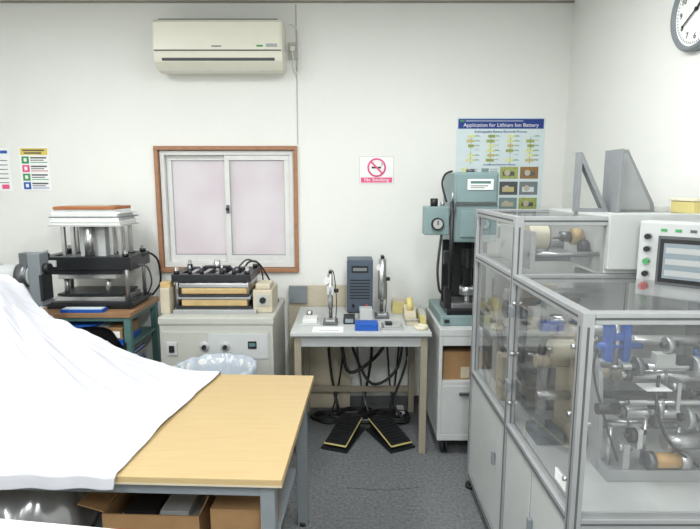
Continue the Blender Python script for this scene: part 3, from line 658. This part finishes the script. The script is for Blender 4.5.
b.prism([(1.125,zt),(1.30,zt),(1.295,1.52),(1.17,1.745),(1.125,1.745)],'Y',2.26,2.272,BRK)
b.prism([(1.135,zt+.01),(1.28,zt+.01),(1.275,1.52),(1.165,1.73),(1.135,1.73)],'Y',2.256,2.2595,BRK2)
b.box(1.11,1.1245,2.20,2.34,zt,1.745,BRK)
b.box(1.18,1.39,2.30,2.5,zt,zt+.025,WHITE,.003)
# internal mechanisms
sp0,sp1=.80,1.30
b.prism([(1.58,Z0),(1.98,Z0),(1.98,1.19),(1.84,1.21),(1.70,1.10),(1.58,.86)],'X',sp1,sp1+.014,ALU)
b.prism([(1.80,Z0),(1.96,Z0),(1.96,1.16),(1.82,1.16)],'X',sp0,sp0+.014,BEIGE)
b.prism([(1.62,Z0),(1.68,Z0),(1.76,.95),(1.72,1.04),(1.66,.98)],'X',.82,.834,ALU)
for (y,z,r,m,xa,xc) in ((1.72,1.08,.018,STEEL,.84,1.30),(1.80,1.13,.014,STEEL,.82,1.30),(1.66,.98,.026,STEEL,.92,1.30),(1.78,.98,.018,ALU,.82,1.30),
    (1.64,.86,.026,STEEL,.90,1.30),(1.74,.88,.014,BLKM,.82,1.30),(1.86,.92,.028,ROLL,.84,1.02),(1.70,.79,.016,STEEL,.84,1.30),(1.9,1.06,.03,ALU,.84,1.1),(1.60,1.03,.010,STEEL,.86,1.30),(1.58,.92,.009,STEEL,.88,1.30),(1.9,.8,.02,ALU,.84,1.3)):
    b.cyl((xa,y,z),(xc,y,z),r,m); b.cyl((xa-.03,y,z),(xa,y,z),r*.45,STEEL); b.cyl((xa-.014,y,z),(xa,y,z),r*.8,DSTEEL)
    b.cyl((xa+.1,y,z),(xa+.108,y,z),r*1.35,ALU); b.cyl((xc-.12,y,z),(xc-.11,y,z),r*1.3,DSTEEL)
b.box(.83,.852,1.64,1.68,1.03,1.16,BLUE,.004); b.box(.885,.907,1.64,1.68,1.03,1.18,BLUE,.004); b.box(.852,.885,1.645,1.675,1.10,1.125,BLUE,.003)
b.cyl((.81,1.66,1.08),(.95,1.66,1.08),.011,BLUE); b.cyl((.868,1.66,1.0),(.868,1.66,1.16),.010,STEEL)
rr=random.Random(7)
for k in range(9):
    x=.87+k*.05; z=[.70,.76,.83,.9][k%4]; h=.06+.07*rr.random(); y=1.56+.04*rr.random()
    b.box(x,x+.012+.014*rr.random(),y,y+.05,z,z+h,[ALU,LGREY,DSTEEL,STEEL,BEIGE][k%5],.002)
    b.cyl((x-.008,y+.02,z+h*.8),(x+.032,y+.02,z+h*.8),.012,[STEEL,BLACK,ALU][k%3])
for (x,z,r,m) in ((.90,1.03,.030,DSTEEL),(.99,1.10,.026,STEEL),(1.08,1.03,.034,ALU),(1.16,1.12,.03,STEEL),(.97,.90,.034,STEEL),(1.07,.86,.038,ALU),(.90,.80,.024,BLACK)):
    b.cyl((x,1.60,z),(x+.018,1.60,z),r,m,seg=32); b.cyl((x-.012,1.60,z),(x+.04,1.60,z),r*.35,BLKM)
b.box(.84,.99,1.58,1.62,.928,.944,BLKM,.003); b.cyl((.79,1.60,.89),(.86,1.60,.89),.018,BLACK); b.cyl((1.0,1.58,.79),(1.12,1.58,.79),.026,STEEL)
b.cyl((.96,1.56,.735),(1.04,1.56,.735),.024,ORANGE); b.cyl((1.04,1.56,.735),(1.07,1.56,.735),.028,STEEL); b.cyl((.94,1.56,.735),(.96,1.56,.735),.028,DSTEEL)
b.box(.90,1.28,1.6,1.64,1.022,1.036,ALU); b.box(.96,1.02,1.585,1.62,1.036,1.075,LGREY); b.box(1.12,1.17,1.6,1.66,1.036,1.09,DSTEEL); b.box(1.03,1.08,1.59,1.63,1.036,1.06,BLKM)
for k in range(4): b.cyl((.84+k*.11,1.60,.70),(.84+k*.11,1.60,.83+.03*(k%2)),.007,STEEL)
b.box(.82,1.25,1.56,1.64,Z0+.004,.70,ALU,.003); b.box(.92,1.0,1.555,1.62,.966,.968,PAPER,0)
b.tube([(.98,1.6,1.0),(.96,1.56,.9),(1.0,1.54,.8),(1.1,1.55,.72)],.005,BLACK); b.tube([(1.1,1.62,1.08),(1.14,1.56,.95),(1.2,1.54,.85),(1.24,1.56,.7)],.004,BLUE)
b.tube([(.84,1.7,1.1),(.80,1.66,1.0),(.82,1.6,.85),(.86,1.58,.72)],.004,BLACK)
b.box(.70,.73,1.86,1.89,Z0+.004,1.2,ALU,.002); b.box(.70,.80,1.86,1.89,1.10,1.13,ALU,.002); b.box(.68,.78,1.80,1.93,Z0+.004,.70,MGREY,.003)
b.cyl((.68,1.86,.96),(.80,1.86,.96),.022,BEIGE); b.cyl((.68,1.83,.84),(.80,1.83,.84),.018,STEEL)
roll(.70,.78,1.78,1.03,.034,ROLL,shaft=(.67,.80)); b.cyl((.68,1.76,1.14),(.80,1.76,1.14),.016,STEEL); b.cyl((.665,1.78,1.03),(.68,1.78,1.03),.02,BLACK)
b.prism([(2.08,Z0),(2.55,Z0),(2.55,1.2),(2.12,1.2)],'X',1.10,1.115,ALU)
roll(.72,.84,2.12,1.02,.045,ROLL,shaft=(.70,1.10)); roll(.74,.84,2.36,1.10,.05,ROLL,shaft=(.70,1.10)); roll(.74,.90,2.25,.86,.035,STEEL,shaft=(.70,1.10))
for (y,z,r) in ((2.1,.9,.02),(2.2,1.15,.016),(2.42,.92,.022),(2.48,1.05,.018),(2.32,.98,.014)):
    b.cyl((.70,y,z),(1.10,y,z),r,STEEL); b.cyl((.70,y,z),(.715,y,z),r*1.6,BLKM)
b.box(.72,.76,2.05,2.5,.72,.80,DSTEEL,.003); b.box(.78,.98,2.1,2.4,Z0+.004,.74,MGREY,.004); b.box(.70,.74,2.44,2.5,Z0,1.22,ALU); b.box(.70,.715,2.06,2.14,.95,1.1,BLKM)
b.box(.66,.70,2.2,2.28,Z0+.004,.86,BEIGE); b.cyl((.72,2.3,.80),(.72,2.3,.90),.03,DSTEEL); b.box(.69,.71,2.2,2.32,.98,1.14,GREY,.003); b.cyl((.68,2.26,1.06),(.70,2.26,1.06),.04,BLACK)
b.tube([(.69,2.5,1.15),(.67,2.4,1.0),(.68,2.3,.9),(.68,2.2,.75)],.006,BLACK); b.box(.70,.84,2.1,2.2,1.14,1.2,BEIGE,.004)
# control console
cM=Matrix.Translation((1.06,1.925,1.195))@Matrix.Rotation(math.radians(-44),4,'Z')
Wd,Hh=.40,.275
b.box(0,Wd,0,.075,0,Hh,LGREY,.006,M=cM); b.box(.006,Wd-.006,-.004,0,.006,Hh-.006,LGREY,.002,M=cM)
b.box(.065,.235,-.010,-.003,.05,.225,GASKET,.003,M=cM); b.box(.073,.227,-.0115,-.009,.06,.215,BLACK,.002,M=cM); b.box(.086,.214,-.0125,-.011,.075,.20,SCREEN,0,M=cM)
for k in range(3): b.box(.093,.205,-.0132,-.012,.085+k*.04,.105+k*.04,GREY,0,M=cM)
for k,m in enumerate((RED,BLACK,GREEN,BLACK,BLACK)):
    z=.04+k*.045; b.cyl((.032,-.004,z),(.032,-.010,z),.013,STEEL,M=cM); b.cyl((.032,-.010,z),(.032,-.022 if m is not RED else -.032,z),.010 if m is not RED else .015,m,M=cM)
for k in range(4): b.box(.07+k*.045,.09+k*.045,-.0055,-.0035,.240,.250,GREEN if k<2 else GASKET,0,M=cM)
for k,m in enumerate((RED,BLACK,GREEN)): b.cyl((.32,-.004,.08+k*.06),(.32,-.02,.08+k*.06),.013,m,M=cM)
b.box(1.15,1.30,1.88,1.974,1.30,1.42,LGREY,.004)
b.done()
b=B('yellow_storage_box'); b.box(1.33,1.40,2.05,2.2,1.485,1.535,YGREEN,.006); b.box(1.325,1.405,2.045,2.205,1.535,1.546,ROLL,.003); b.done()
b=B('floor_crack_line'); b.tube([(-.02,2.60,.002),(.1,2.585,.002),(.22,2.58,.002),(.36,2.60,.002)],.0015,GASKET); b.done()  # thin dark tube laid on the carpet, stands in for a floor crack
# ---------------------------------------------------------------- lights
TUBE=mat('fluorescent_tube',(.9,.9,.9),emit=(.95,.98,1.0),es=9.0)
def fixture(i,x,y,pw):
    b=B('ceiling_light' if i==0 else 'ceiling_light.%03d'%i); b.box(x-.14,x+.14,y-.63,y+.63,ZC-.05,ZC,WHITE,.006)
    for dx in (-.17,.17): b.cyl((x+dx,y-.59,ZC-.05),(x+dx,y+.59,ZC-.05),.014,TUBE); b.box(x+min(0,dx)-.02,x+max(0,dx)+.02,y-.62,y-.59,ZC-.07,ZC-.03,WHITE); b.box(x+min(0,dx)-.02,x+max(0,dx)+.02,y+.59,y+.62,ZC-.07,ZC-.03,WHITE)
    b.done()
    ld=bpy.data.lights.new('fluorescent_light','AREA'); ld.shape='RECTANGLE'; ld.size=.26; ld.size_y=1.2; ld.energy=pw; ld.color=(.95,.985,1.0)
    lo=bpy.data.objects.new('fluorescent_light',ld); lo.location=(x,y,ZC-.085); sc.collection.objects.link(lo)
for i,(x,y,p) in enumerate(((-1.7,1.9,24),(.25,1.9,25),(-1.7,-.6,54),(.25,-.6,54))): fixture(i,x,y,p)
w_=bpy.data.worlds.new('World'); sc.world=w_; w_.use_nodes=True
bg=w_.node_tree.nodes['Background']; bg.inputs[0].default_value=(.97,.95,.97,1); bg.inputs[1].default_value=1.25
sc.view_settings.view_transform='Standard'; sc.view_settings.look='None'; sc.view_settings.exposure=0.16
# ---------------------------------------------------------------- camera
cd=bpy.data.cameras.new('cam'); cd.sensor_width=36; cd.lens=27.1; cd.clip_start=.02
co=bpy.data.objects.new('camera',cd); co.location=(0,0,1.6); co.rotation_euler=(math.radians(90-8.63),0,0); sc.collection.objects.link(co); sc.camera=co
